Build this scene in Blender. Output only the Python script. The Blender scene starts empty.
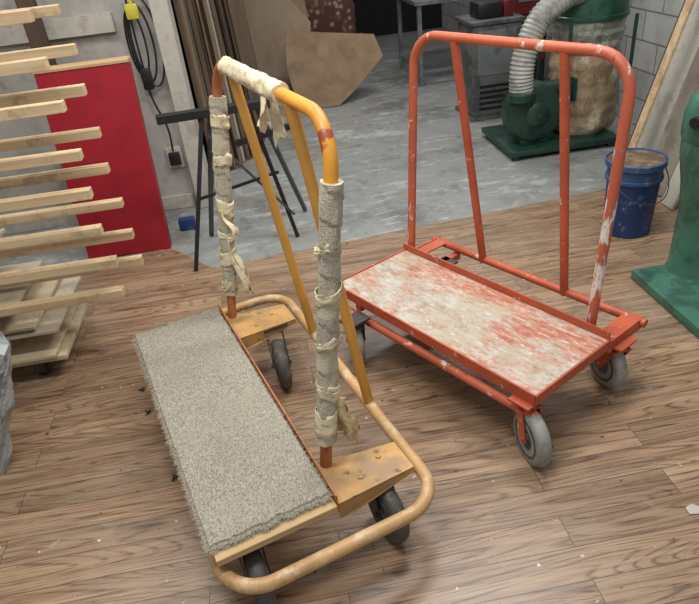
import bpy, math, random
from mathutils import Vector, Matrix, noise
random.seed(4)
scene=bpy.context.scene
try: scene.view_settings.view_transform='Standard'
except Exception: pass
RA=math.radians(5.3)
CR,SR=math.cos(RA),math.sin(RA)
def rw(x,y,z=0): return Vector((CR*x-SR*y, SR*x+CR*y, z))

# ---------------------------------------------------------------- materials
def lin(c):
    return tuple(((v/255)/12.92 if v/255<=.04045 else ((v/255+.055)/1.055)**2.4) for v in c)+(1,)
def newmat(name):
    m=bpy.data.materials.new(name); m.use_nodes=True
    nt=m.node_tree; b=nt.nodes['Principled BSDF']
    return m,nt,b
def N(nt,t,**k):
    n=nt.nodes.new(t)
    for a,v in k.items():
        if a in n.inputs.keys(): n.inputs[a].default_value=v
        else: setattr(n,a,v)
    return n
def ramp(nt,src,stops):
    r=nt.nodes.new('ShaderNodeValToRGB'); e=r.color_ramp.elements
    while len(e)<len(stops): e.new(.5)
    for i,(p,c) in enumerate(stops): e[i].position=p; e[i].color=c if len(c)==4 else tuple(c)+(1,)
    nt.links.new(src,r.inputs[0]); return r
def mixc(nt,f,a,b,mode='MIX'):
    m=nt.nodes.new('ShaderNodeMix'); m.data_type='RGBA'; m.blend_type=mode
    for i,v in ((0,f),(6,a),(7,b)):
        if isinstance(v,(int,float,tuple)): m.inputs[i].default_value=v
        else: nt.links.new(v,m.inputs[i])
    return m.outputs[2]
def coords(nt,scale=(1,1,1),rot=(0,0,0)):
    t=nt.nodes.new('ShaderNodeTexCoord'); mp=nt.nodes.new('ShaderNodeMapping')
    mp.inputs['Scale'].default_value=scale; mp.inputs['Rotation'].default_value=rot
    nt.links.new(t.outputs['Object'],mp.inputs[0]); return mp.outputs[0]
def noi(nt,vec,scale,detail=4,rough=.55):
    n=N(nt,'ShaderNodeTexNoise',Scale=scale,Detail=detail,Roughness=rough); nt.links.new(vec,n.inputs['Vector']); return n
def bump(nt,b,h,strength=.3,dist=.01):
    n=N(nt,'ShaderNodeBump',Strength=strength,Distance=dist); nt.links.new(h,n.inputs['Height']); nt.links.new(n.outputs[0],b.inputs['Normal'])
def paint(name,base,wear=None,wscale=12,lo=.55,hi=.6,rough=.5,metal=0,var=.12,bmp=.15,wear2=None,w2=(.6,.66),stretch=(1,1,1),w2scale=None):
    m,nt,b=newmat(name); v=coords(nt,stretch)
    n0=noi(nt,v,6,3)
    dark=tuple(x*(1-var*2) for x in lin(base)[:3])+(1,); lt=tuple(min(1,x*(1+var)) for x in lin(base)[:3])+(1,)
    c=ramp(nt,n0.outputs[0],[(.3,dark),(.7,lt)]).outputs[0]
    if wear:
        n1=noi(nt,v,wscale,8,.65); r=ramp(nt,n1.outputs[0],[(lo,(0,0,0)),(hi,(1,1,1))]); c=mixc(nt,r.outputs[0],c,lin(wear))
    if wear2:
        n2=noi(nt,v,w2scale or wscale*2.3,8,.7); r=ramp(nt,n2.outputs[0],[(w2[0],(0,0,0)),(w2[1],(1,1,1))]); c=mixc(nt,r.outputs[0],c,lin(wear2))
    nt.links.new(c,b.inputs['Base Color']); b.inputs['Roughness'].default_value=rough; b.inputs['Metallic'].default_value=metal
    nb=noi(nt,v,60,3); bump(nt,b,nb.outputs[0],bmp,.003)
    return m
def woodm(name,a,bcol,axis='x',rough=.65,freq=30,dirt=None):
    m,nt,b=newmat(name)
    sc={'x':(1.2,freq,freq),'y':(freq,1.2,freq),'z':(freq,freq,1.2)}[axis]
    v=coords(nt,sc); n=noi(nt,v,1,5,.6); c=ramp(nt,n.outputs[0],[(.3,lin(bcol)),(.62,lin(a))]).outputs[0]
    v2=coords(nt); n2=noi(nt,v2,3,3); c=mixc(nt,.25,c,ramp(nt,n2.outputs[0],[(.3,lin(bcol)),(.7,lin(a))]).outputs[0])
    if dirt:
        n3=noi(nt,v2,9,8,.75); c=mixc(nt,ramp(nt,n3.outputs[0],[(.52,(0,0,0)),(.62,(.55,.55,.55))]).outputs[0],c,lin(dirt))
    nt.links.new(c,b.inputs['Base Color']); b.inputs['Roughness'].default_value=rough; bump(nt,b,n.outputs[0],.15,.003)
    return m
def plank_floor():
    m,nt,b=newmat('laminate_wood')
    t=nt.nodes.new('ShaderNodeTexCoord')
    br=N(nt,'ShaderNodeTexBrick',Scale=1.0); br.inputs['Brick Width'].default_value=1.05; br.inputs['Row Height'].default_value=.104
    br.inputs['Mortar Size'].default_value=.0012; br.inputs['Mortar Smooth'].default_value=.3; br.offset=.37; br.offset_frequency=2
    br.inputs['Color1'].default_value=(0,0,0,1); br.inputs['Color2'].default_value=(1,1,1,1); br.inputs['Mortar'].default_value=(.5,.5,.5,1)
    nt.links.new(t.outputs['Object'],br.inputs['Vector'])
    sep=N(nt,'ShaderNodeVectorMath',operation='MULTIPLY'); sep.inputs[1].default_value=(7,13,3); nt.links.new(br.outputs['Color'],sep.inputs[0])
    add=N(nt,'ShaderNodeVectorMath',operation='ADD'); nt.links.new(t.outputs['Object'],add.inputs[0]); nt.links.new(sep.outputs[0],add.inputs[1])
    def st(sx,sy,det,ro,dis):
        mp=nt.nodes.new('ShaderNodeMapping'); mp.inputs['Scale'].default_value=(sx,sy,1); nt.links.new(add.outputs[0],mp.inputs[0])
        n=N(nt,'ShaderNodeTexNoise',Scale=1.0,Detail=det,Roughness=ro,Distortion=dis); nt.links.new(mp.outputs[0],n.inputs['Vector']); return n
    n1=st(1.5,30,5,.6,.7); n2=st(6,180,4,.7,0)
    nc=st(.9,8.5,1,.35,.15)
    mu=N(nt,'ShaderNodeMath',operation='MULTIPLY'); mu.inputs[1].default_value=23; nt.links.new(nc.outputs[0],mu.inputs[0])
    fr=N(nt,'ShaderNodeMath',operation='PINGPONG'); fr.inputs[1].default_value=.5; nt.links.new(mu.outputs[0],fr.inputs[0])
    c1=ramp(nt,n1.outputs[0],[(.30,lin((94,69,50))),(.45,lin((142,113,87))),(.6,lin((173,145,117)))]).outputs[0]
    c2=ramp(nt,n2.outputs[0],[(.36,lin((82,59,43))),(.5,lin((167,138,110)))]).outputs[0]
    c=mixc(nt,.40,c1,c2)
    gr=ramp(nt,fr.outputs[0],[(.02,(.95,.95,.95)),(.22,(0,0,0))]).outputs[0]
    br2=ramp(nt,n2.outputs[0],[(.4,(.95,.95,.95)),(.6,(.15,.15,.15))]).outputs[0]
    c=mixc(nt,mixc(nt,1.0,gr,br2,'MULTIPLY'),c,lin((74,52,37)))
    pl=ramp(nt,br.outputs['Color'],[(0,(.72,.705,.69)),(1,(1.08,1.06,1.04))]).outputs[0]
    c=mixc(nt,1.0,c,pl,'MULTIPLY')
    n3=noi(nt,t.outputs['Object'],2.2,6,.65); c=mixc(nt,ramp(nt,n3.outputs[0],[(.47,(0,0,0)),(.75,(.35,.35,.35))]).outputs[0],c,lin((176,160,138)))
    ns=noi(nt,t.outputs['Object'],6,9,.8); c=mixc(nt,ramp(nt,ns.outputs[0],[(.58,(0,0,0)),(.66,(.3,.3,.3))]).outputs[0],c,lin((170,162,152)))
    for sc,lo,col in((38,.73,(212,206,196)),(27,.725,(45,35,28)),(90,.755,(210,204,194)),(14,.735,(150,144,136)),(60,.725,(50,40,32))):
        n4=noi(nt,t.outputs['Object'],sc,2,.5); c=mixc(nt,ramp(nt,n4.outputs[0],[(lo,(0,0,0)),(lo+.02,(.8,.8,.8))]).outputs[0],c,lin(col))
    c=mixc(nt,br.outputs['Fac'],c,lin((62,45,33)))
    nt.links.new(c,b.inputs['Base Color'])
    r=ramp(nt,n3.outputs[0],[(.3,(.26,.26,.26)),(.7,(.42,.42,.42))]); nt.links.new(r.outputs[0],b.inputs['Roughness'])
    bump(nt,b,n2.outputs[0],.08,.002)
    return m
def concrete(name,a,bc,cc):
    m,nt,b=newmat(name); v=coords(nt)
    n=noi(nt,v,1.1,9,.7); c=ramp(nt,n.outputs[0],[(.38,lin(bc)),(.47,lin(a)),(.57,lin(a)),(.63,lin(cc))]).outputs[0]
    n2=noi(nt,coords(nt,(.5,1.6,1)),7,9,.75); c=mixc(nt,ramp(nt,n2.outputs[0],[(.54,(0,0,0)),(.60,(.75,.75,.75))]).outputs[0],c,lin(cc))
    n3=noi(nt,v,5,9,.75); c=mixc(nt,ramp(nt,n3.outputs[0],[(.56,(0,0,0)),(.62,(.7,.7,.7))]).outputs[0],c,lin(bc))
    n5=noi(nt,v,2.3,9,.7); c=mixc(nt,ramp(nt,n5.outputs[0],[(.52,(0,0,0)),(.62,(.6,.6,.6))]).outputs[0],c,lin((128,118,104)))
    nt.links.new(c,b.inputs['Base Color']); b.inputs['Roughness'].default_value=.38; bump(nt,b,n2.outputs[0],.1,.004)
    return m
def blockwall():
    m,nt,b=newmat('painted_block'); t=nt.nodes.new('ShaderNodeTexCoord')
    sp=N(nt,'ShaderNodeSeparateXYZ'); cb=N(nt,'ShaderNodeCombineXYZ'); nt.links.new(t.outputs['Object'],sp.inputs[0])
    ad=N(nt,'ShaderNodeMath',operation='ADD'); nt.links.new(sp.outputs[0],ad.inputs[0]); nt.links.new(sp.outputs[1],ad.inputs[1])
    nt.links.new(ad.outputs[0],cb.inputs[0]); nt.links.new(sp.outputs[2],cb.inputs[1])
    br=N(nt,'ShaderNodeTexBrick',Scale=1.0); br.inputs['Brick Width'].default_value=.4; br.inputs['Row Height'].default_value=.2; br.inputs['Mortar Size'].default_value=.006
    br.inputs['Color1'].default_value=lin((170,172,170)); br.inputs['Color2'].default_value=lin((190,190,186)); br.inputs['Mortar'].default_value=lin((118,118,116))
    nt.links.new(cb.outputs[0],br.inputs['Vector'])
    n=noi(nt,t.outputs['Object'],5,6,.7); c=mixc(nt,ramp(nt,n.outputs[0],[(.5,(0,0,0)),(.7,(.6,.6,.6))]).outputs[0],br.outputs['Color'],lin((140,136,128)))
    nt.links.new(c,b.inputs['Base Color']); b.inputs['Roughness'].default_value=.8; bump(nt,b,n.outputs[0],.3,.006); return m
def carpet(name,a,bc):
    m,nt,b=newmat(name); v=coords(nt)
    n=noi(nt,coords(nt,(1,.5,1)),260,2,.6); c=ramp(nt,n.outputs[0],[(.3,lin(bc)),(.62,lin(a))]).outputs[0]
    n2=noi(nt,coords(nt,(1,.5,1)),9,6,.7); c=mixc(nt,ramp(nt,n2.outputs[0],[(.42,(0,0,0)),(.7,(.25,.25,.25))]).outputs[0],c,lin((170,158,138)))
    n3=noi(nt,v,4,5,.7); c=mixc(nt,ramp(nt,n3.outputs[0],[(.5,(0,0,0)),(.75,(.35,.35,.35))]).outputs[0],c,lin(bc))
    nt.links.new(c,b.inputs['Base Color']); b.inputs['Roughness'].default_value=1; b.inputs['Specular IOR Level'].default_value=.1; return m
def wrapm():
    m,nt,b=newmat('woven_wrap'); v=coords(nt)
    n=noi(nt,v,230,3,.8); c=ramp(nt,n.outputs[0],[(.34,lin((144,134,116))),(.58,lin((208,198,176)))]).outputs[0]
    mp=coords(nt,(5,5,14)); n2=noi(nt,mp,1,4,.6); c=mixc(nt,ramp(nt,n2.outputs[0],[(.5,(0,0,0)),(.58,(.65,.65,.65))]).outputs[0],c,lin((218,205,172)))
    wv=N(nt,'ShaderNodeTexWave',Scale=55); wv.bands_direction='Z'; nt.links.new(v,wv.inputs['Vector'])
    c=mixc(nt,1.0,c,ramp(nt,wv.outputs[0],[(0,(.84,.84,.84)),(.5,(1,1,1))]).outputs[0],'MULTIPLY')
    nt.links.new(c,b.inputs['Base Color']); b.inputs['Roughness'].default_value=.95; bump(nt,b,n.outputs[0],.9,.005); return m

M={}
M['floor']=plank_floor()
M['conc']=concrete('painted_concrete',(144,146,143),(112,112,109),(182,184,180))
M['block']=blockwall()
M['wallwhite']=paint('wall_paint',(176,172,164),(140,134,126),3,.5,.62,.8)
M['dark']=paint('dark_wall',(26,25,26),None,rough=.9)
M['orange']=paint('orange_paint',(186,86,56),(214,184,164),26,.62,.67,.48,wear2=(104,60,44),w2=(.63,.69))
M['orangefaded']=paint('faded_orange_paint',(190,94,64),(216,198,184),20,.58,.64,.5,wear2=(126,64,44),w2=(.60,.67),stretch=(1,1,.6))
M['orangescr']=paint('scraped_orange_paint',(186,94,66),(218,208,200),22,.51,.55,.5,wear2=(130,60,40),w2=(.60,.68),stretch=(1,1,.25),w2scale=50)
M['yellow']=paint('yellow_paint',(204,148,66),(140,86,48),22,.64,.74,.42,wear2=(226,206,150),w2=(.68,.76))
M['yellowtop']=paint('rusty_yellow_paint',(220,150,48),(146,66,40),10,.56,.60,.45,wear2=(90,50,36),w2=(.66,.7))
M['ochre']=paint('ochre_paint',(194,152,102),(214,196,162),14,.52,.7,.45,wear2=(124,88,56),w2=(.63,.69))
M['bracket']=paint('worn_bracket_paint',(190,146,86),(156,126,92),9,.46,.62,.5,wear2=(108,80,54),w2=(.58,.66))
M['rim']=paint('rust_orange_paint',(176,108,62),(120,76,50),18,.55,.62,.5)
M['carpet']=carpet('grey_carpet',(176,169,154),(128,121,108))
M['wrap']=wrapm()
M['cream']=paint('cream_tape',(220,206,172),(184,166,128),40,.55,.6,.8,bmp=.5)
M['tan']=paint('tan_cloth',(200,176,132),(160,136,98),30,.5,.6,.85,bmp=.5)
M['ply']=woodm('plywood',(206,176,130),(170,136,92),'x')
M['pale']=woodm('pale_plywood',(200,184,154),(170,150,118),'x',freq=8,dirt=(150,138,118))
M['palegrey']=woodm('pale_sheet',(192,180,158),(166,150,126),'x',freq=6,dirt=(146,136,120))
M['tire']=paint('grey_rubber',(146,144,138),(110,108,102),25,.5,.7,.6)
M['tire2']=paint('dark_rubber',(78,73,68),(120,112,100),25,.55,.7,.6)
M['hub']=paint('hub_steel',(84,84,84),(54,50,48),20,.5,.6,.45,metal=.4)
M['steel']=paint('dark_steel',(66,62,58),(110,80,56),20,.58,.66,.5,metal=.3)
M['pine']=woodm('pine_lumber',(214,190,152),(168,138,100),'x',freq=22,dirt=(140,116,88))
M['darkwood']=woodm('aged_post_wood',(92,70,58),(56,42,36),'z')
M['red']=paint('red_paint',(160,26,42),(132,22,38),6,.55,.7,.45)
M['dred']=paint('dark_red_paint',(110,26,32),(80,20,26),6,.55,.7,.45)
M['mdf']=woodm('hardboard',(122,98,78),(84,66,52),'z',freq=5)
M['mdf2']=woodm('brown_sheet',(146,124,100),(114,94,74),'z',freq=4)
M['offwhite']=paint('offwhite_board',(192,186,174),(164,156,144),6,.5,.6,.8)
M['greyboard']=woodm('weathered_grey_board',(150,142,130),(108,100,90),'z',freq=8,dirt=(96,86,76))
M['card']=paint('cardboard',(142,118,92),(120,98,76),4,.5,.6,.85)
M['black']=paint('black_metal',(26,26,28),(60,58,56),25,.62,.7,.45)
M['green']=paint('machine_green',(62,108,90),(44,82,68),8,.5,.6,.35)
M['dgreen']=paint('dark_green_metal',(34,64,52),(24,46,38),9,.5,.6,.4)
M['drum']=paint('green_drum_paint',(46,88,70),(34,68,54),9,.5,.6,.35)
M['blue']=paint('blue_plastic',(28,58,106),(84,108,140),9,.58,.68,.45,wear2=(120,120,116),w2=(.6,.68))
M['bluerim']=paint('dirty_blue_plastic',(52,82,124),(108,114,118),14,.54,.64,.6)
M['duct']=paint('duct_grey',(170,170,162),(130,130,124),8,.5,.6,.5)
def plastic(name,a,b2):
    m=paint(name,a,b2,7,.5,.6,.15,bmp=.2); nt=m.node_tree; b=nt.nodes['Principled BSDF']
    v=coords(nt,(1,1,.35)); n=noi(nt,v,16,6,.75); bump(nt,b,n.outputs[0],1.0,.04)
    b.inputs['Coat Weight'].default_value=.7; b.inputs['Coat Roughness'].default_value=.12; return m
M['bag']=plastic('sawdust_bag',(170,144,112),(200,186,162))
M['bagtop']=plastic('hazy_plastic',(136,142,128),(186,186,174))
M['grey']=paint('grey_steel',(120,124,124),(90,94,94),8,.5,.6,.4)
M['midgrey']=paint('mid_grey_steel',(98,100,98),(70,72,72),8,.5,.6,.4)
M['dkgrey']=paint('dark_grey_steel',(76,78,78),(54,56,56),8,.5,.6,.4)
M['plaster']=paint('plaster_grey',(176,178,176),(120,121,119),14,.5,.6,.95,bmp=1)
def fabric():
    m,nt,b=newmat('patterned_fabric'); v=coords(nt)
    vo=N(nt,'ShaderNodeTexVoronoi',Scale=14); nt.links.new(v,vo.inputs['Vector'])
    c=ramp(nt,vo.outputs['Distance'],[(.2,lin((168,140,120))),(.35,lin((112,78,64))),(.6,lin((86,56,50)))]).outputs[0]
    nt.links.new(c,b.inputs['Base Color']); b.inputs['Roughness'].default_value=.9; return m
M['beigefab']=fabric()
M['strap']=paint('yellow_plastic',(200,190,60),None,rough=.5)
M['lid']=paint('dusty_lid',(92,76,58),(130,110,84),9,.5,.6,.8)
def deckmat():
    m,nt,b=newmat('plaster_worn_deck'); v=coords(nt)
    vs=coords(nt,(1,.4,1),(0,0,.12))
    n=noi(nt,coords(nt,(1,.7,1)),3.9,10,.72); n2=noi(nt,vs,28,10,.8); n6=noi(nt,coords(nt,(3,.6,1)),18,9,.78)
    base=ramp(nt,n2.outputs[0],[(.38,lin((166,128,104))),(.46,lin((174,158,138))),(.58,lin((192,188,178)))]).outputs[0]
    red=ramp(nt,n6.outputs[0],[(.42,lin((162,88,64))),(.5,lin((186,114,88))),(.56,lin((192,152,130))),(.62,lin((202,196,188)))]).outputs[0]
    c=mixc(nt,ramp(nt,n.outputs[0],[(.42,(.95,.95,.95)),(.52,(0,0,0))]).outputs[0],base,red)
    n4=noi(nt,v,3.2,8,.8); c=mixc(nt,ramp(nt,n4.outputs[0],[(.51,(0,0,0)),(.58,(.6,.6,.6))]).outputs[0],c,lin((178,164,138)))
    n3=noi(nt,vs,60,7,.85); c=mixc(nt,ramp(nt,n3.outputs[0],[(.57,(0,0,0)),(.61,(.75,.75,.75))]).outputs[0],c,lin((214,213,208)))
    n7=noi(nt,coords(nt,(2.0,.4,1)),28,8,.85); c=mixc(nt,ramp(nt,n7.outputs[0],[(.58,(0,0,0)),(.62,(.7,.7,.7))]).outputs[0],c,lin((172,100,74)))
    n8=noi(nt,coords(nt,(1.6,.3,1),(0,0,-.3)),40,8,.85); c=mixc(nt,ramp(nt,n8.outputs[0],[(.57,(0,0,0)),(.63,(.6,.6,.6))]).outputs[0],c,lin((128,116,106)))
    nt.links.new(c,b.inputs['Base Color']); b.inputs['Roughness'].default_value=.65; bump(nt,b,n3.outputs[0],.4,.003); return m
M['deck']=deckmat()

# ---------------------------------------------------------------- geometry
import bmesh
class MB:
    def __init__(s): s.v=[];s.f=[];s.mi=[];s.cur=0
    def _add(s,vs,fs):
        o=len(s.v); s.v+= [Vector(p) for p in vs]; s.f+=[[i+o for i in f] for f in fs]; s.mi+=[s.cur]*len(fs); return s
    def mat(s,i): s.cur=i; return s
    def frame_box(s,c,X,Y,Z,bev=0):
        c=Vector(c)
        if bev<=0:
            P=[c+X*a+Y*b+Z*d for a in(-1,1) for b in(-1,1) for d in(-1,1)]
            return s._add(P,[(0,1,3,2),(4,6,7,5),(0,4,5,1),(2,3,7,6),(0,2,6,4),(1,5,7,3)])
        bm=bmesh.new(); P=[bm.verts.new(c+X*a+Y*b+Z*d) for a in(-1,1) for b in(-1,1) for d in(-1,1)]
        for q in [(0,1,3,2),(4,6,7,5),(0,4,5,1),(2,3,7,6),(0,2,6,4),(1,5,7,3)]: bm.faces.new([P[i] for i in q])
        bmesh.ops.recalc_face_normals(bm,faces=bm.faces)
        bmesh.ops.bevel(bm,geom=list(bm.edges),offset=bev,segments=2,affect='EDGES',profile=.5)
        bm.verts.index_update(); vs=[v.co.copy() for v in bm.verts]; fs=[[v.index for v in f.verts] for f in bm.faces]; bm.free()
        return s._add(vs,fs)
    def box(s,x0,x1,y0,y1,z0,z1,bev=0):
        return s.frame_box(((x0+x1)/2,(y0+y1)/2,(z0+z1)/2),Vector(((x1-x0)/2,0,0)),Vector((0,(y1-y0)/2,0)),Vector((0,0,(z1-z0)/2)),bev)
    def prism(s,poly,off):
        n=len(poly); off=Vector(off); P=[Vector(p) for p in poly]
        return s._add(P+[p+off for p in P],[tuple(range(n)),tuple(range(2*n-1,n-1,-1))]+[(i,(i+1)%n,n+(i+1)%n,n+i) for i in range(n)])
    def beam(s,p0,p1,w,h,side=None,bev=0):
        p0=Vector(p0);p1=Vector(p1);d=(p1-p0); L=d.length; d.normalize()
        if side is None: side=d.cross(Vector((0,0,1))) if abs(d.z)<.95 else Vector((1,0,0))
        side=Vector(side); side=(side-d*side.dot(d)).normalized(); n=d.cross(side).normalized()
        return s.frame_box((p0+p1)/2,d*L/2,side*w/2,n*h/2,bev)
    def tube(s,pts,r,segs=16,closed=False,cap=True):
        pts=[Vector(p) for p in pts]; n=len(pts); rf=r if callable(r) else (lambda i,t,a:r)
        T=[]
        for i in range(n):
            a=pts[(i-1)%n] if (closed or i>0) else pts[i]; b=pts[(i+1)%n] if (closed or i<n-1) else pts[i]
            T.append((b-a).normalized())
        up=Vector((0,0,1)) if abs(T[0].z)<.9 else Vector((1,0,0))
        nrm=(up-T[0]*up.dot(T[0])).normalized(); vs=[];
        for i in range(n):
            nrm=(nrm-T[i]*nrm.dot(T[i])).normalized(); bn=T[i].cross(nrm)
            for k in range(segs):
                a=2*math.pi*k/segs; vs.append(pts[i]+(nrm*math.cos(a)+bn*math.sin(a))*rf(i,i/(n-1 or 1),a))
        fs=[]
        for i in range(n if closed else n-1):
            j=(i+1)%n
            for k in range(segs): k2=(k+1)%segs; fs.append((i*segs+k,i*segs+k2,j*segs+k2,j*segs+k))
        if cap and not closed: fs.append(tuple(range(segs))[::-1]); fs.append(tuple((n-1)*segs+k for k in range(segs)))
        return s._add(vs,fs)
    def cyl(s,p0,p1,r,segs=20,r1=None):
        r1=r if r1 is None else r1
        return s.tube([p0,p1],lambda i,t,a:r+(r1-r)*t,segs)
    def lathe(s,c,axis,prof,segs=32,wob=0,seed=0):
        c=Vector(c);ax=Vector(axis).normalized(); e=Vector((0,0,1)) if abs(ax.z)<.9 else Vector((1,0,0)); e=(e-ax*e.dot(ax)).normalized(); g=ax.cross(e)
        def rr(r,h,k):
            a=2*math.pi*k/segs
            return max(r,.0004)*(1+wob*noise.noise(Vector((math.cos(a)*1.6+seed,math.sin(a)*1.6,h*5)))+wob*.4*noise.noise(Vector((math.cos(a)*6+seed,math.sin(a)*6,h*12))))
        vs=[c+ax*h+(e*math.cos(2*math.pi*k/segs)+g*math.sin(2*math.pi*k/segs))*rr(r,h,k) for r,h in prof for k in range(segs)]
        fs=[(i*segs+k,i*segs+(k+1)%segs,(i+1)*segs+(k+1)%segs,(i+1)*segs+k) for i in range(len(prof)-1) for k in range(segs)]
        fs.append(tuple(range(segs))[::-1]); fs.append(tuple((len(prof)-1)*segs+k for k in range(segs)))
        return s._add(vs,fs)
    def grid(s,fn,nu,nv):
        vs=[fn(i/nu,j/nv) for i in range(nu+1) for j in range(nv+1)]
        fs=[(i*(nv+1)+j,(i+1)*(nv+1)+j,(i+1)*(nv+1)+j+1,i*(nv+1)+j+1) for i in range(nu) for j in range(nv)]
        return s._add(vs,fs)
    def build(s,name,mats,parent=None,loc=(0,0,0),room=False,smooth=True,angle=40,label=None,category=None,kind=None):
        me=bpy.data.meshes.new(name); me.from_pydata([tuple(v) for v in s.v],[],s.f)
        if not isinstance(mats,(list,tuple)): mats=[mats]
        for m in mats: me.materials.append(m)
        me.polygons.foreach_set('material_index',s.mi)
        bm=bmesh.new(); bm.from_mesh(me); bmesh.ops.recalc_face_normals(bm,faces=bm.faces)
        for f in bm.faces: f.smooth=smooth
        if smooth:
            for e in bm.edges:
                if len(e.link_faces)==2 and e.calc_face_angle(0)>math.radians(angle): e.smooth=False
        bm.to_mesh(me); bm.free(); me.update()
        o=bpy.data.objects.new(name,me); scene.collection.objects.link(o)
        if parent is not None: o.parent=parent; o.location=loc
        elif room: o.location=rw(*loc); o.rotation_euler=(0,0,RA)
        else: o.location=loc
        if label: o['label']=label
        if category: o['category']=category
        if kind: o['kind']=kind
        return o
def thing(name,loc,label,category,rz=None):
    o=bpy.data.objects.new(name,None); scene.collection.objects.link(o); o.empty_display_size=.1
    if rz is None: o.location=rw(*loc); o.rotation_euler=(0,0,RA)
    else: o.location=loc; o.rotation_euler=(0,0,rz)
    o['label']=label; o['category']=category; return o
def fillet(P,R,closed=False,seg=10):
    P=[Vector(p) for p in P]; n=len(P); out=[]
    if not isinstance(R,(list,tuple)): R=[R]*n
    for i in range(n):
        if not closed and i in(0,n-1): out.append(P[i]); continue
        a=P[(i-1)%n];b=P[(i+1)%n];p=P[i]; r=R[i]
        s0=p+(a-p).normalized()*r; s1=p+(b-p).normalized()*r; k=.5523
        c0=s0+(p-s0)*k;c1=s1+(p-s1)*k
        for j in range(seg+1):
            t=j/seg; out.append(s0*(1-t)**3+c0*3*t*(1-t)**2+c1*3*t*t*(1-t)+s1*t**3)
    return out
def resamp(pts,step,closed=False):
    out=[]
    m=len(pts)
    for i in range(m if closed else m-1):
        a=pts[i];b=pts[(i+1)%m]; k=max(1,int((b-a).length/step))
        for j in range(k): out.append(a.lerp(b,j/k))
    if not closed: out.append(pts[-1])
    return out

def caster(parent,c,ang,side,top,matT,matF,r=.1,rz=0,off=.045):
    a=math.radians(ang)-rz; ax=Vector((math.cos(a),math.sin(a),0)); pr=Vector((-ax.y,ax.x,0))*side
    C=Vector((c[0],c[1],r)); mt=Vector((c[0],c[1],top))+pr*off
    g=MB()
    g.frame_box(mt+Vector((0,0,-.004)),Vector((.05,0,0)),Vector((0,.04,0)),Vector((0,0,.004)))
    g.lathe(mt+Vector((0,0,-.028)),(0,0,1),[(.026,0),(.034,.006),(.034,.016),(.028,.022)],20)
    W=.032
    g.frame_box(mt+Vector((0,0,-.032)),ax*(W+.003),pr*.028,Vector((0,0,.003)))
    for sg in(-1,1):
        o=ax*W*sg
        q=[mt+o+pr*.028+Vector((0,0,-.034)),mt+o-pr*.028+Vector((0,0,-.034)),C+o-pr*.018+Vector((0,0,-.005)),C+o-pr*.0+Vector((0,0,-.02)),C+o+pr*.018+Vector((0,0,-.005))]
        g.prism([p-ax*.002 for p in q],ax*.004)
    g.cyl(C-ax*(W+.008),C+ax*(W+.008),.008,12)
    fk=g.build('caster',matF,parent)
    t=MB(); w=.024
    t.lathe(C,ax,[(.072,-w),(.086,-w*.98),(.096,-w*.7),(r,-w*.3),(r,w*.3),(.096,w*.7),(.086,w*.98),(.072,w)],40)
    t.build('wheel',matT,fk)
    h=MB()
    for sg in(-1,1):
        h.lathe(C+ax*sg*w*.98,ax*sg,[(.07,-.002),(.07,.002),(.064,.003),(.06,-.0005),(.03,.001),(.026,.005),(.014,.006)],32)
    h.build('hub',M['hub'],fk)
    return fk

# ================================================================ ROOM
ST=dict(room=True,kind='structure',smooth=False)
def by(x):
    b=3.165+.09*x
    if x<-.45: b=b+(3.46-b)*min(1,(-.45-x)/.25)
    return b+.012*noise.noise(Vector((x*6,2,0)))+.008*noise.noise(Vector((x*25,5,0)))
EX=[-3.2+5.95*i/150 for i in range(151)]
f=MB(); f.prism([(-3.2,-.6,0),(2.75,-.6,0)]+[(x,by(x),0) for x in reversed(EX)],(0,0,-.05)); f.build('floor',M['floor'],**ST)
f=MB(); f.prism([(x,by(x),-.003) for x in EX]+[(2.75,12,-.003),(-3.2,12,-.003)],(0,0,-.05)); f.build('floor',M['conc'],**ST)
f=MB(); f.box(2.75,2.85,-.6,9.7,-.05,2.9); f.build('wall_right',M['block'],**ST)
f=MB(); f.box(-3.2,-.52,4.1,4.2,-.05,2.9); f.build('wall_left',M['wallwhite'],**ST)
f=MB(); f.box(-.62,-.52,4.2,9.7,-.05,2.9); f.build('wall_left',M['dark'],**ST)
f=MB(); f.box(-3.3,-3.2,-.6,4.2,-.05,2.9); f.build('wall_left',M['wallwhite'],**ST)
f=MB(); f.box(-.62,2.85,9.7,9.8,-.05,2.9); f.build('wall_back',M['dark'],**ST)
f=MB(); f.box(-2.9,-.8,4.06,4.1,1.14,1.24); f.build('trim_1',M['offwhite'],**ST)
f=MB(); f.box(-2.9,-.6,4.08,4.1,0,.09); f.build('baseboard_left',M['offwhite'],**ST)
f=MB(); f.box(-.57,-.47,4.03,4.23,0,2.9); f.build('trim_2',M['offwhite'],**ST)

# ================================================================ ORANGE CART
rzO=2.19-math.pi/2
O=thing('drywall_cart',(.541,1.445,0),'orange steel panel cart with worn plaster-stained deck and tall hoop handle','cart',rz=rzO)
g=MB(); g.box(.004,.405,.004,1.016,.262,.27); g.build('deck',M['deck'],O,smooth=False,label='worn steel deck smeared with dried plaster')
g=MB()
g.box(-.004,.003,0,1.02,.232,.274); g.box(.406,.412,-.0,1.03,.235,.30)
g.box(0,.41,-.004,.003,.232,.271); g.box(0,.41,1.017,1.024,.232,.275)
g.box(0,.03,.01,1.01,.232,.238); g.box(.38,.41,.01,1.01,.232,.238)
g.build('deck_rim',M['orange'],O,smooth=False)
g=MB(); g.box(.40,.62,-.004,.002,.215,.262); g.box(.40,.62,.002,.06,.256,.261); g.box(.0,.6,.02,.05,.2,.228)
g.build('end_bracket',M['orange'],O,smooth=False)
g=MB(); g.box(.40,.62,1.0,1.006,.22,.262); g.box(.40,.62,.94,1.0,.252,.258); g.box(.0,.6,.86,.89,.2,.228)
g.build('end_bracket',M['orange'],O,smooth=False)
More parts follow.
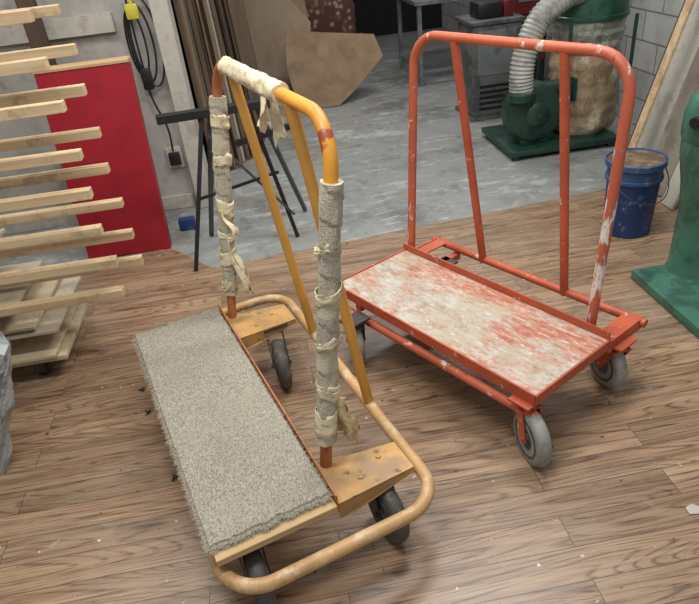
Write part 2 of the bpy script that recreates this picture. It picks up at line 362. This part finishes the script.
hoop=fillet([(.45,.10,.24),(.505,.10,1.175),(.505,1.01,1.175),(.435,1.01,.24)],.12)
g=MB(); g.tube(resamp(hoop,.05),.0175,18)
for i,fc in enumerate(g.f):
    if g.v[fc[0]].y<.14 and g.v[fc[0]].z<.90: g.mi[i]=1
g.build('hoop_handle',[M['orangefaded'],M['orangescr']],O)
g=MB(); g.tube([(.605,.315,.235),(.505,.335,1.165)],.0165,16); g.build('brace',M['orange'],O)
g=MB(); g.tube([(.60,.725,.235),(.505,.80,1.165)],.0165,16); g.build('brace',M['orange'],O)
g=MB(); g.tube([(.61,-.02,.245),(.60,1.03,.245)],.0165,16); g.build('back_rail',M['orange'],O)
g=MB(); g.tube([(-.0,-.01,.187),(-.015,.94,.187)],.0165,16); g.build('lower_rail',M['orangefaded'],O)
for c,an,sd,mf in (((.0,.0),190,-1,'orange'),((.50,.045),192,1,'orange'),((-.055,.84),185,1,'steel'),((.5,.9),200,1,'steel')):
    caster(O,c,an,sd,.228 if c[0]>.1 else .232,M['tire'],M[mf],.1,rzO)

# ================================================================ YELLOW CART
rzY=1.967-math.pi/2
Y=thing('drywall_cart',(-.41,1.0,0),'yellow steel panel cart with grey carpeted deck and fabric-wrapped hoop handle','cart',rz=rzY)
g=MB(); g.box(.0,.334,-.02,1.11,.25,.272,.002); g.build('deck',M['ply'],Y,smooth=False,label='bare plywood deck board')
def cz(x,y): return .2905+.003*noise.noise(Vector((x*7,y*5,1)))+.0005*noise.noise(Vector((x*150,y*90,5)))
def y0f(x): return .016+.010*noise.noise(Vector((x*30,0,3)))+.006*noise.noise(Vector((x*90,4,3)))
g=MB()
def cf(i,j):
    x=-.006+.338*i; ya=y0f(x); y=ya+(1.12-ya)*j
    y+=(.012*noise.noise(Vector((x*30,7,3))) if j>.99 else 0); x+=(.005*noise.noise(Vector((y*40,2,3))) if i<.01 or i>.99 else 0)
    return Vector((x,y,cz(x,y)-(.010 if i in(0,1) or j in(0,1) else 0)))
g.grid(cf,90,260)
g.box(-.003,.329,.03,1.108,.27,.2865)
for k in range(2600):
    e=random.random(); ln=random.uniform(.005,.022)
    if e<.4: p=Vector((-.004,random.uniform(.01,1.11),.284)); d=Vector((-1,random.uniform(-.8,.8),random.uniform(-.6,.2)))
    elif e<.55: p=Vector((.331,random.uniform(.01,1.11),.284)); d=Vector((1,random.uniform(-.8,.8),random.uniform(-.3,.4)));ln*=.6
    elif e<.85: x=random.uniform(0,.33); p=Vector((x,y0f(x)+.002,.284)); d=Vector((random.uniform(-.8,.8),-1,random.uniform(-.7,.2)))
    else: p=Vector((random.uniform(0,.33),1.118,.284)); d=Vector((random.uniform(-.8,.8),1,.0))
    d.normalize(); sv=d.cross(Vector((0,0,1))).normalized()*.0009
    g._add([p-sv,p+sv,p+d*ln+sv*.5,p+d*ln-sv*.5],[(0,1,2,3)])
for k in range(44000):
    x=random.uniform(-.004,.330); y=random.uniform(y0f(x),1.12); z=cz(x,y)-.001
    a=random.uniform(0,6.283); ln=random.uniform(.0022,.0042); lean=random.uniform(.5,1.5)
    d=Vector((math.cos(a)*lean,math.sin(a)*lean,1)).normalized()*ln; sv=Vector((-math.sin(a),math.cos(a),0))*.0007
    p=Vector((x,y,z)); g._add([p-sv,p+sv,p+d+sv*.7,p+d-sv*.7],[(0,1,2,3)])
g.build('carpet_cover',M['carpet'],Y,label='grey woven carpet with frayed edges')
g=MB(); g.box(.336,.341,-.01,1.13,.235,.30); g.box(.30,.336,0,1.11,.236,.249); g.box(0,.03,0,1.11,.236,.249); g.build('deck_rim',M['rim'],Y,smooth=False)
loop=fillet([(.005,-.095,.205),(.618,-.095,.205),(.635,1.21,.205),(.0,1.21,.205)],.115,closed=True)
g=MB(); g.tube(resamp(loop,.05,True),.019,18,closed=True); g.build('bumper_loop',M['ochre'],Y)
hoopY=fillet([(.372,.15,.235),(.515,.15,1.225),(.515,1.08,1.225),(.372,1.08,.235)],.12)
HY=resamp(hoopY,.03)
g=MB(); g.tube(HY,.0175,18)
for i,fc in enumerate(g.f):
    yy=g.v[fc[0]].y; zz=g.v[fc[0]].z
    if yy>.98 or (zz<.33): g.mi[i]=1
g.build('hoop_handle',[M['yellowtop'],M['rim']],Y)
g=MB(); g.tube([(.622,.36,.22),(.515,.40,1.215)],.0165,16); g.build('brace',M['yellow'],Y)
g=MB(); g.tube([(.628,.84,.22),(.515,.90,1.215)],.0165,16); g.build('brace',M['yellow'],Y)
for y0,y1 in((-.0,.16),(.91,1.09)):
    g=MB()
    g.prism([(.345,y0,.248),(.59,y0+.015,.240),(.59,y1-.03,.240),(.345,y1,.248)],(0,0,.005))
    g.prism([(.345,y0,.25),(.59,y0+.015,.244),(.59,y0+.015,.225),(.40,y0,.195),(.345,y0,.195)],(0,.004,0))
    g.prism([(.345,y1,.25),(.59,y1-.03,.244),(.59,y1-.03,.228),(.345,y1,.21)],(0,-.004,0))
    g.lathe((.44,y0+.055,.2505),(0,0,1),[(.008,0),(.008,.004),(.003,.006)],12); g.lathe((.52,y0+.10,.248),(0,0,1),[(.008,0),(.008,.004),(.003,.006)],12)
    g.build('caster_bracket',M['bracket'],Y,smooth=False,label='worn angled yellow caster plate')
for c,an,sd,of in (((.50,.03),25,1,.045),((.485,.87),192,-1,.085),((.09,.0),20,1,.045),((.09,.95),10,1,.045)):
    caster(Y,c,an,sd,.236 if c[0]<.3 else .243,M['tire2'],M['steel'],.1,rzY,of)
# fabric wraps
def seg(p0,p1,n): return [Vector(p0).lerp(Vector(p1),i/n) for i in range(n+1)]
def wrapr(base,seed,band=.05,L=.7):
    def r(i,t,a):
        z=t*L; wv=.02*noise.noise(Vector((a,seed,z*6))); h=(z+wv+band*a/(2*math.pi))%band/band
        return base+.004*(h>.12)*(1-h*.7)+.005*noise.noise(Vector((math.cos(a)*1.5+seed,math.sin(a)*1.5,z*12)))+.0012*noise.noise(Vector((a*6,seed,z*160)))
    return r
def post(z,y): return Vector((.372+(z-.235)/(1.225-.235)*.143,y,z))
g=MB(); g.tube(seg(post(.34,.15),post(1.09,.15),190),wrapr(.0265,2,.07,.75),32); g.build('fabric_wrap',M['wrap'],Y,label='frayed woven grey-beige fabric wrap')
g=MB(); g.tube(seg(post(.36,1.08),post(1.11,1.08),170),wrapr(.0265,8,.075,.75),28); g.build('fabric_wrap',M['wrap'],Y,label='frayed woven grey-beige fabric wrap')
g=MB(); g.tube(seg((.515,.46,1.225),(.515,.95,1.225),90),wrapr(.0245,5,.06,.45),24); g.build('fabric_wrap',M['cream'],Y,label='cream tape and cloth wrap')
def band(z0,z1,yy,seed,tilt,arc):
    g=MB()
    def fn(i,j):
        a=seed+i*2*math.pi*arc; rag=.014*noise.noise(Vector((i*9,seed,j*7))) if j in(0,1) else 0
        z=z0+(z1-z0)*j+tilt*math.cos(a+seed)+tilt*1.2*i+rag
        c=post(z,yy); r=.0315+.002*math.sin(a*3+seed)+.004*noise.noise(Vector((a,seed,j*3)))+(.006*i*i if arc<1 else 0)
        return c+Vector((math.cos(a)*r,math.sin(a)*r,0))
    g.grid(fn,40,6); o=g.build('tape_band',M['cream'],Y); md=o.modifiers.new('thick','SOLIDIFY'); md.thickness=.0015
for k,(z0,z1,yy,arc) in enumerate(((.79,.815,.15,1.6),(.645,.665,.15,.8),(.50,.53,.15,1.4),(.38,.45,.15,1.2),(.92,.935,.15,.6),(.86,.90,1.08,.9),(.69,.74,1.08,1.7),(.49,.55,1.08,1.2),(.38,.41,1.08,1.5),(1.0,1.04,1.08,.8),(.60,.62,1.08,1.1))): band(z0,z1,yy,k*1.7,.014,arc)
def rag(p,w,l,seed,mat,droop=(0,0),side=(1,0,0)):
    g=MB(); sd=Vector(side).normalized(); nn=sd.cross(Vector((0,0,1)))
    def fn(i,j):
        ww=w*(1-.3*j+.35*noise.noise(Vector((seed,j*4,0)))); x=(i-.5)*ww; z=-l*j*(1+.4*noise.noise(Vector((i*5,seed,2)))*(j>.5))
        return Vector(p)+sd*(x+droop[0]*j+.01*math.sin(j*6+seed))+nn*(.016*math.sin(i*5+seed+j*3)*(.3+j)+droop[1]*j)+Vector((0,0,z))
    g.grid(fn,14,30); o=g.build('loose_strip',mat,Y)
    md=o.modifiers.new('thick','SOLIDIFY'); md.thickness=.002
    return o
rag((.425,.13,.50),.055,.15,3,M['tan'],(.03,0),(.9,-.4,0))
rag((.44,.17,.45),.04,.11,6,M['tan'],(.02,0),(.6,-.8,0))
rag((.41,1.06,.60),.035,.22,9,M['cream'],(.04,0),(.8,-.6,0))
rag((.43,1.06,.54),.028,.18,12,M['cream'],(.05,0),(.8,-.6,0))
rag((.42,1.05,.72),.02,.10,22,M['cream'],(.03,0),(.8,-.6,0))
rag((.50,.56,1.215),.08,.10,15,M['cream'],(.01,-.01),(.2,1,0))
rag((.535,.50,1.22),.05,.08,18,M['cream'],(.01,.01),(.2,1,0))
rag((.54,.62,1.215),.035,.16,28,M['cream'],(.01,.01),(.2,1,0))

# ================================================================ DRYING RACK
K=thing('lumber_rack',(-1.6,2.35,0),'wheeled drying rack with stacked rows of pale pine slats','rack')
lv=[.42,.56,.70,.845,.99,1.14,1.28,1.42]
for i,z in enumerate(lv):
    for row,yy in((0,.12),(1,-.12)):
        e=.955+random.uniform(-.015,.015)-(.03 if row else 0)
        g=MB(); g.beam((-.6,yy,z-.005),(e,yy+random.uniform(-.012,.012),z-.005+random.uniform(-.007,.007)),.042,.035+random.uniform(-.004,.004),None,.002)
        g.build('slat',M['pine'],K,smooth=False)
for xx,yy in((.0,.16),(.0,-.16),(-.55,.16),(-.55,-.16)):
    g=MB(); g.box(xx-.04,xx+.04,yy-.02,yy+.02,.12,1.6,.003); g.build('post',M['pine'],K,smooth=False)
g=MB(); g.box(-.7,.58,-.05,.44,.10,.122,.002); g.build('base_shelf',M['pale'],K,smooth=False)
for z,x1,mm in((.15,.55,'pale'),(.27,.60,'palegrey'),(.30,.52,'pale'),(.38,.46,'palegrey'),(.56,.36,'palegrey'),(.70,.30,'mdf2'),(.83,.34,'pale')):
    g=MB(); g.box(-.7,x1,-.08,.38,z-.014,z,.001); g.build('plywood_panel',M[mm],K,smooth=False)
for x,y in((.44,.01),(-.6,.01),(.46,.33),(-.6,.33)):
    fk=MB(); fk.box(x-.03,x+.03,y-.025,y+.025,.085,.1); fk.box(x-.02,x+.02,y-.022,y-.018,.03,.09); fk.box(x-.02,x+.02,y+.018,y+.022,.03,.09); F=fk.build('caster',M['steel'],K,smooth=False)
    w=MB(); w.lathe((x,y,.035),(0,1,0),[(.02,-.014),(.032,-.013),(.035,-.008),(.035,.008),(.032,.013),(.02,.014)],20); w.build('wheel',M['black'],F)
g=MB(); g.box(-.045,.045,-.03,.03,0,1.9,.004); g.build('wood_post',M['darkwood'],room=True,loc=(-1.17,3.85,0),smooth=False,label='dark aged wooden post behind the rack',category='post')

# red panel
P=thing('red_panel',(-.71,3.5,0),'thick red painted panel leaning near the wall','board')
g=MB(); g.beam((-.24,0,.0),(-.205,.07,1.05),.48,.07,(1,0,0),.003); g.build('board',M['red'],P,smooth=False)
g=MB(); g.beam((-.205,.03,1.056),(-.205,.115,1.062),.48,.012,(1,0,0)); g.build('top_edge',M['ply'],P,smooth=False)

# cables on the wall
g=MB()
for k in range(3):
    pts=[Vector((.0+.03*k+(.05+.015*k)*math.sin(a), -.03-.01*k, 1.06+(.19+.03*k)*math.cos(a))) for a in [i*2*math.pi/30 for i in range(30)]]
    g.tube(pts,.006,8,closed=True)
g.tube(fillet([(.0,-.03,1.3),(.0,-.03,.75),(.06,-.04,.55),(.05,-.04,.40)],.06),.006,8)
g.box(-.02,.04,-.07,-.03,.80,.92,.005)
g.build('extension_cord',M['black'],room=True,loc=(-.70,4.1,0),label='black power cord coiled on the wall',category='cable')
g=MB(); g.tube(fillet([(0,-.02,1.5),(.01,-.03,1.35),(.03,-.03,1.27)],.05),.010,8); g.box(-.01,.06,-.06,-.02,1.20,1.28,.008); g.build('plug_lead',M['strap'],room=True,loc=(-.69,4.02,0),label='yellow plastic plug lead hanging on the wall',category='cable')
g=MB(); g.box(-.05,.05,-.02,.0,.28,.42,.004); g.mat(1); g.box(-.035,.035,-.055,-.02,.31,.39,.004); g.build('wall_outlet',[M['offwhite'],M['black']],room=True,loc=(-.65,4.1,0),label='wall outlet with a black plug inserted',category='outlet')
g=MB(); g.box(-.05,.05,-.02,.0,.62,.74,.004); g.build('wall_outlet',M['grey'],room=True,loc=(-.86,4.1,0),label='grey metal outlet box on the pale wall',category='outlet')
g=MB(); g.box(-.05,.05,-.03,.03,0,.07,.004); g.build('small_box',M['blue'],room=True,loc=(-.62,3.72,0),label='small blue box on the concrete floor',category='box')

# sheets leaning
cols=['mdf','mdf2','greyboard','mdf','darkwood','card','mdf','mdf2','offwhite','mdf','card','darkwood','mdf2','mdf']
xs=0
for i in range(14):
    th=random.choice((.01,.014,.022,.03)); xs+=th+random.uniform(.006,.018)
    hh=2.3-.35*random.random()
    g=MB(); g.beam((0,0,0),(-.03-.006*i+random.uniform(-.01,.01),.02,hh),1.0+.1*(i%2),th,(.08,1,0))
    g.build('wall_sheet',M[cols[i]],room=True,loc=(-.45+xs,5.0+.05*i+random.uniform(-.08,.08),0),smooth=False,label={'offwhite':'tall off-white sheet leaning in a stack','greyboard':'tall weathered grey sheet leaning in a stack','darkwood':'tall dark brown sheet leaning in a stack'}.get(cols[i],'tall brown hardboard sheet leaning in a stack'),category='board')['group']='sheets leaning against the side wall'
g=MB(); g.beam((0,0,0),(-.1,.5,1.7),.85,.012,(1,.2,0)); g.build('cardboard_sheet',M['card'],room=True,loc=(.2,6.95,0),smooth=False,label='large brown cardboard sheet leaning on stacked boards',category='cardboard')
g=MB(); q=[(-.42,0,0),(.1,-.02,0),(.16,.15,.35),(.24,.3,.66),(-.1,.46,1.1),(-.42,.5,1.2)]
g.prism(q,(.002,-.01,.004)); g.build('cardboard_sheet',M['mdf2'],room=True,loc=(.34,6.7,0),smooth=False,label='tan cardboard panel leaning behind a cut board',category='cardboard')
g=MB(); q=[(-.34,0,0),(.05,-.02,0),(.22,.06,.10),(.56,.22,.36),(.50,.33,.55),(.0,.37,.62),(-.36,.40,.68),(-.40,.2,.34)]
g.prism(q,(.002,-.01,.004)); g.build('cardboard_sheet',M['card'],room=True,loc=(.64,6.15,0),smooth=False,label='irregular cut brown board standing on the floor',category='cardboard')

# saw horse
S=thing('saw_horse',(-.2,3.36,0),'black folding steel saw horse with splayed legs','saw horse')
g=MB(); g.beam((-.36,-.12,.81),(.30,-.04,.80),.045,.045,None,.004); g.build('top_beam',M['black'],S,smooth=False)
for a,b in(((-.14,-.08,.79),(-.34,-.24,0)),((-.1,-.05,.79),(-.27,.2,0)),((.1,-.05,.79),(.25,.0,0)),((.14,-.03,.79),(.33,.36,0))):
    g=MB(); g.beam(a,b,.022,.022,None,.002); g.build('leg',M['dkgrey' if b[1]>.1 else 'black'],S,smooth=False)
g=MB(); g.beam((-.24,-.16,.38),(.2,-.03,.42),.014,.014); g.build('cross_bar',M['black'],S,smooth=False)
g=MB(); g.beam((-.14,-.08,.7),(.25,-.02,.15),.014,.014); g.build('cross_bar',M['dkgrey'],S,smooth=False)
g=MB(); g.beam((-.0,-.07,.62),(.3,-.03,.66),.03,.03); g.build('cross_bar',M['black'],S,smooth=False)

# bucket
B=thing('bucket',(1.80,2.81,0),'dirty blue plastic bucket with dusty lid standing beside the lumber','bucket')
g=MB(); g.lathe((0,0,0),(0,0,1),[(.11,0),(.118,.004),(.130,.3)],40); g.mat(1); g.lathe((0,0,.298),(0,0,1),[(.130,0),(.140,.002),(.141,.017),(.132,.019),(.134,.072),(.146,.074),(.147,.102),(.141,.107),(.137,.094)],40); g.build('body',[M['blue'],M['bluerim']],B)
g=MB(); g.lathe((0,0,.392),(0,0,1),[(.136,0),(.136,.004),(.11,.006)],36); g.build('lid',M['lid'],B)
g=MB(); g.tube([Vector((.148*math.cos(a),-.148*abs(math.sin(a))*.6-.03-.07*math.sin(a),.34-.12*math.sin(a))) for a in [i*math.pi/20 for i in range(21)]],.003,8); g.build('handle',M['steel'],B)

# green machine
G=thing('drill_press',(1.93,2.06,0),'green cast-iron floor machine with round column and base plate','machine')
g=MB(); g.box(-.37,.36,-.34,.28,0,.048,.006); g.build('base',M['green'],G)
g=MB(); g.lathe((-.10,.20,.048),(0,0,1),[(.13,0),(.122,.012),(.120,.30),(.135,.42),(.155,.52),(.162,.58),(.162,.62)],40)
g.build('column',M['green'],G)
g=MB(); g.lathe((-.10,.20,.668),(0,0,1),[(.165,0),(.17,.01),(.17,.10),(.155,.16),(.11,.20),(.04,.22)],40); g.box(-.10,.2,.08,.32,.70,.88,.03); g.build('head',M['green'],G)
g=MB(); g.cyl((-.26,.17,.76),(-.285,.16,.76),.022,16); g.build('knob',M['black'],G)

# leaning lumber at right wall
LB={'pine':'pale pine board leaning against the block wall','mdf2':'brown sheet leaning against the block wall','mdf':'dark brown sheet leaning against the block wall','offwhite':'off-white painted board leaning on the block wall','darkwood':'dark aged sheet leaning against the block wall','greyboard':'wide weathered grey sheet leaning on the block wall','dkgrey':'dark grey sheet leaning on the block wall'}
for x,y,h,w,m in((2.40,3.50,1.22,.76,'darkwood'),(2.345,3.20,1.16,.56,'greyboard'),(2.29,3.54,1.18,.20,'offwhite'),(2.25,2.74,1.14,.34,'dkgrey'),(2.20,3.22,1.2,.22,'greyboard'),(2.15,2.99,1.16,.11,'offwhite'),(2.08,3.40,1.2,.06,'pine')):
    g=MB(); g.beam((0,0,.004),(.27*h,.0,h),w,.016,(0,1,0)); g.build('lumber_board',M[m],room=True,loc=(x,y,0),smooth=False,label=LB[m],category='board')['group']='boards leaning on the block wall'
for x,y,a,sx,sy,sz,m in((2.02,2.60,.3,.10,.05,.04,'pine'),(2.08,2.70,-.5,.07,.04,.03,'ply'),(1.98,3.07,.8,.09,.03,.03,'mdf2'),(2.06,2.50,1.1,.05,.05,.05,'pine')):
    ca,sa=math.cos(a),math.sin(a)
    g=MB(); g.frame_box((0,0,sz/2),Vector((ca*sx/2,sa*sx/2,0)),Vector((-sa*sy/2,ca*sy/2,0)),Vector((0,0,sz/2)),.002); g.build('wood_offcut',M[m],room=True,loc=(x,y,0),smooth=False,label='small wood offcut lying on the plank floor',category='wood scrap')['group']='wood offcuts on the floor'

# dust collector
D=thing('dust_collector',(2.0,4.25,0),'green dust collector with sawdust bag and grey flexible duct','dust collector')
g=MB(); g.box(-.38,.42,-.25,.4,.03,.07,.008)
for x,y in((-.33,-.2),(.37,-.2),(-.33,.35),(.37,.35)): g.cyl((x,y,0),(x,y,.03),.03,12)
g.build('base',M['dgreen'],D)
g=MB(); g.lathe((-.18,-.08,.29),(0,1,0),[(.05,-.11),(.12,-.10),(.185,-.085),(.2,-.065),(.2,.065),(.185,.09),(.1,.1)],36); g.box(-.12,.10,-.14,-.02,.36,.47,.012); g.box(-.28,-.08,-.15,.0,.07,.14,.01)
g.lathe((-.18,-.21,.29),(0,1,0),[(.06,0),(.085,.02),(.085,.04)],28); g.cyl((-.18,-.22,.29),(-.18,-.2,.29),.02,12)
for k in range(8): a=k*math.pi/4; g.lathe((-.18+.15*math.cos(a),-.17,.29+.15*math.sin(a)),(0,-1,0),[(.01,0),(.01,.008)],8)
g.box(.08,.1,-.16,0,.34,.49); g.lathe((-.30,-.17,.40),(0,0,1),[(.085,0),(.09,.01),(.09,.05),(.08,.06)],24)
g.build('blower',M['dgreen'],D)
g=MB(); g.lathe((-.18,.02,.29),(0,1,0),[(.09,.0),(.1,.02),(.1,.22),(.08,.25)],28); g.build('motor',M['black'],D)
pts=fillet([(-.30,-.17,.44),(-.32,-.17,.74),(-.10,-.12,1.0),(.40,-.05,1.08)],[0,.2,.16,0])
pts=resamp(pts,.011)
g=MB(); g.tube(pts,lambda i,t,a:.076+(.005 if i%2 else -.003),22); g.build('duct',M['duct'],D,label='ribbed grey flexible duct')
bp=[(.2,0),(.225,.03)]+[(.24+.006*math.sin(k*1.9),.06+.03*k) for k in range(16)]+[(.22,.55)]
g=MB(); g.lathe((.26,.08,.07),(0,0,1),bp,72,.12,1); g.build('dust_bag',M['bag'],D,label='clear plastic bag filled with sawdust')
g=MB(); g.lathe((.26,.08,.62),(0,0,1),[(.21,0)]+[(.232+.008*math.sin(k*2.1),.03+.025*k) for k in range(7)]+[(.235,.22)],72,.11,3); g.build('bag_top',M['bagtop'],D)
g=MB(); g.lathe((.26,.08,.83),(0,0,1),[(.25,0),(.257,.01),(.257,.03),(.25,.035),(.25,.3),(.22,.33)],36); g.build('drum',M['drum'],D)
for x,y in((.02,-.16),(.48,-.14),(.48,.3),(.02,.3)):
    g=MB(); g.cyl((x,y,.07),(x,y,.85),.012,12); g.build('post',M['dgreen'],D)

# back stuff
T=thing('work_table',(1.95,6.9,0),'grey work table with slim steel legs','table')
g=MB(); g.box(-.4,.75,-.5,.5,.76,.80,.004); g.build('table_top',M['grey'],T,smooth=False)
for x,y in((-.35,-.45),(.7,-.45),(-.35,.45),(.7,.45)):
    g=MB(); g.box(x-.02,x+.02,y-.02,y+.02,0,.76); g.build('leg',M['grey'],T,smooth=False)
g=MB(); g.box(-.35,.7,-.46,-.44,.12,.15); g.box(-.36,-.34,-.45,.45,.12,.15); g.build('stretcher',M['grey'],T,smooth=False)
g=MB(); g.box(-.25,.25,-.2,.2,0,.35,.01); g.mat(1); g.box(-.2,.22,-.24,-.2,.05,.12,.01); g.box(-.15,.22,-.22,.15,.35,.48,.01); g.build('bench_machine',[M['black'],M['dred']],room=True,loc=(2.2,6.65,.8),label='black and red bench machine on the work table',category='machine')
g=MB(); g.box(-.05,.05,-.05,.05,0,.22,.01); g.mat(1); g.lathe((0,0,.22),(0,0,1),[(.03,0),(.03,.06)],12); g.build('spray_can',[M['red'],M['offwhite']],room=True,loc=(1.8,6.6,.8),label='red container standing on the work table',category='container')
C2=thing('steel_cabinet',(1.88,5.25,0),'grey machine cabinet with vents and control panel','cabinet')
g=MB(); g.box(-.2,.2,-.2,.2,.03,.74,.01); g.box(-.22,.22,-.22,.22,.74,.77,.005); g.box(-.22,.22,-.22,.22,0,.03); g.build('body',M['midgrey'],C2)
g=MB(); g.box(-.16,.16,-.208,-.2,.36,.70,.004); g.build('door',M['grey'],C2)
for k in range(5):
    g=MB(); g.box(-.14,.14,-.206,-.2,.08+.045*k,.10+.045*k); g.build('vent',M['black'],C2,smooth=False)
g=MB(); g.box(-.12,.08,-.12,.12,0,.12,.02); g.mat(1); g.box(.09,.17,-.12,.08,0,.12,.01); g.build('motor_unit',[M['black'],M['dred']],room=True,loc=(1.87,5.25,.77),label='black and red motor unit on the grey cabinet',category='motor')
C3=thing('tool_chest',(2.33,5.75,0),'black and red tool chest near the dust collector','chest')
g=MB(); g.box(-.2,.2,-.18,.18,.0,.9,.01); g.build('body',M['black'],C3)
for k in range(3):
    g=MB(); g.box(-.18,.18,-.19,-.18,.3+.2*k,.46+.2*k,.003); g.mat(1); g.box(-.08,.08,-.205,-.19,.40+.2*k,.415+.2*k); g.build('drawer',[M['dred'],M['grey']],C3,smooth=False)
U=thing('padded_bench',(.78,8.2,0),'brown patterned upholstered bench on a wheeled wooden base','bench')
g=MB(); g.box(-.5,.42,-.3,.3,.25,.75,.08); g.build('cushion',M['beigefab'],U)
g=MB(); g.box(-.58,.58,-.35,.35,.2,.25); g.build('base',M['mdf2'],U,smooth=False)
for x in(-.5,.5):
    for y in(-.3,.3):
        g=MB(); g.cyl((x,y,.10),(x,y,.2),.02,10); g.lathe((x,y,.06),(1,0,0),[(.03,-.02),(.06,-.018),(.06,.018),(.03,.02)],20); g.build('caster',M['black'],U)
# rough plaster-covered block
g=MB(); NZ=26;NS=40
def bk(t,k):
    z=.52*t; cxx=-.24+.20*t; a=2*math.pi*k/NS; ca,sa=math.cos(a),math.sin(a)
    X=.17*math.copysign(abs(ca)**.35,ca); Yy=.05*math.copysign(abs(sa)**.35,sa)
    n=.022*noise.noise(Vector((ca*2,sa*2,z*9)))+.012*noise.noise(Vector((ca*7,sa*7,z*30)))
    return Vector((cxx+X*(1+n*4),Yy*(1+n*6),max(0,z+(n*1.5 if t>.9 else 0))))
vs=[bk(i/NZ,k) for i in range(NZ+1) for k in range(NS)]
fs=[(i*NS+k,i*NS+(k+1)%NS,(i+1)*NS+(k+1)%NS,(i+1)*NS+k) for i in range(NZ) for k in range(NS)]+[tuple(range(NS))[::-1],tuple(NZ*NS+k for k in range(NS))]
g._add(vs,fs); g.build('plaster_block',M['plaster'],room=True,loc=(-1.085,1.8,0),smooth=False,label='rough grey plaster-covered block',category='block')
# floor scraps
g=MB(); g.prism([(-.02,-.012,.001),(.018,-.016,.001),(.024,.006,.004),(.0,.018,.006),(-.022,.01,.003)],(0,0,.004)); g.build('paper_scrap',M['offwhite'],loc=(.945,1.17,0),smooth=False,label='small whitish scrap on the plank floor',category='debris')
for (x,y) in((-.845,1.90),(-.673,1.54),(-.90,2.05)):
    g=MB()
    for k in range(22):
        a=random.uniform(0,6.28); d=Vector((math.cos(a),math.sin(a),random.uniform(0,.5)))*random.uniform(.008,.02); s=Vector((-d.y,d.x,0)).normalized()*.0015
        g._add([-s,s,d+s,d-s],[(0,1,2,3)])
    g.build('fibre_tuft',M['black'],loc=(x,y,.001),smooth=False,label='dark tuft of carpet fibre on the plank floor',category='debris')['group']='carpet tufts on the floor'

# ================================================================ LIGHT
w=bpy.data.worlds.new('World'); scene.world=w; w.use_nodes=True
w.node_tree.nodes['Background'].inputs[0].default_value=(.90,.95,1,1); w.node_tree.nodes['Background'].inputs[1].default_value=.53
def area(x,y,z,sx,sy,e,col=(1,.98,.95)):
    l=bpy.data.lights.new('ceiling_light','AREA'); l.shape='RECTANGLE'; l.size=sx; l.size_y=sy; l.energy=e; l.color=col
    o=bpy.data.objects.new('ceiling_light',l); o.location=rw(x,y,z); o.rotation_euler=(0,0,RA); scene.collection.objects.link(o)
area(-.3,1.1,2.8,1.2,.25,40); area(.9,2.4,2.8,1.2,.25,47); area(-1.0,2.9,2.8,1.2,.25,21); area(1.3,5.5,2.8,1.2,.25,32)

# ================================================================ CAMERA
th,roll=math.radians(32.1),math.radians(6.6)
fw=Vector((0,math.cos(th),-math.sin(th))); R=Vector((1,0,0)); Dn=fw.cross(R)
c,s=math.cos(roll),math.sin(roll); r2=R*c+Dn*s; d2=Dn*c-R*s
cam=bpy.data.cameras.new('camera'); cam.sensor_width=36; cam.lens=620/699*36; cam.clip_start=.05
co=bpy.data.objects.new('camera',cam); scene.collection.objects.link(co)
mt=Matrix.Identity(4)
for i in range(3): mt[i][0]=r2[i]; mt[i][1]=-d2[i]; mt[i][2]=-fw[i]
mt[0][3],mt[1][3],mt[2][3]=0,0,1.6
co.matrix_world=mt; scene.camera=co
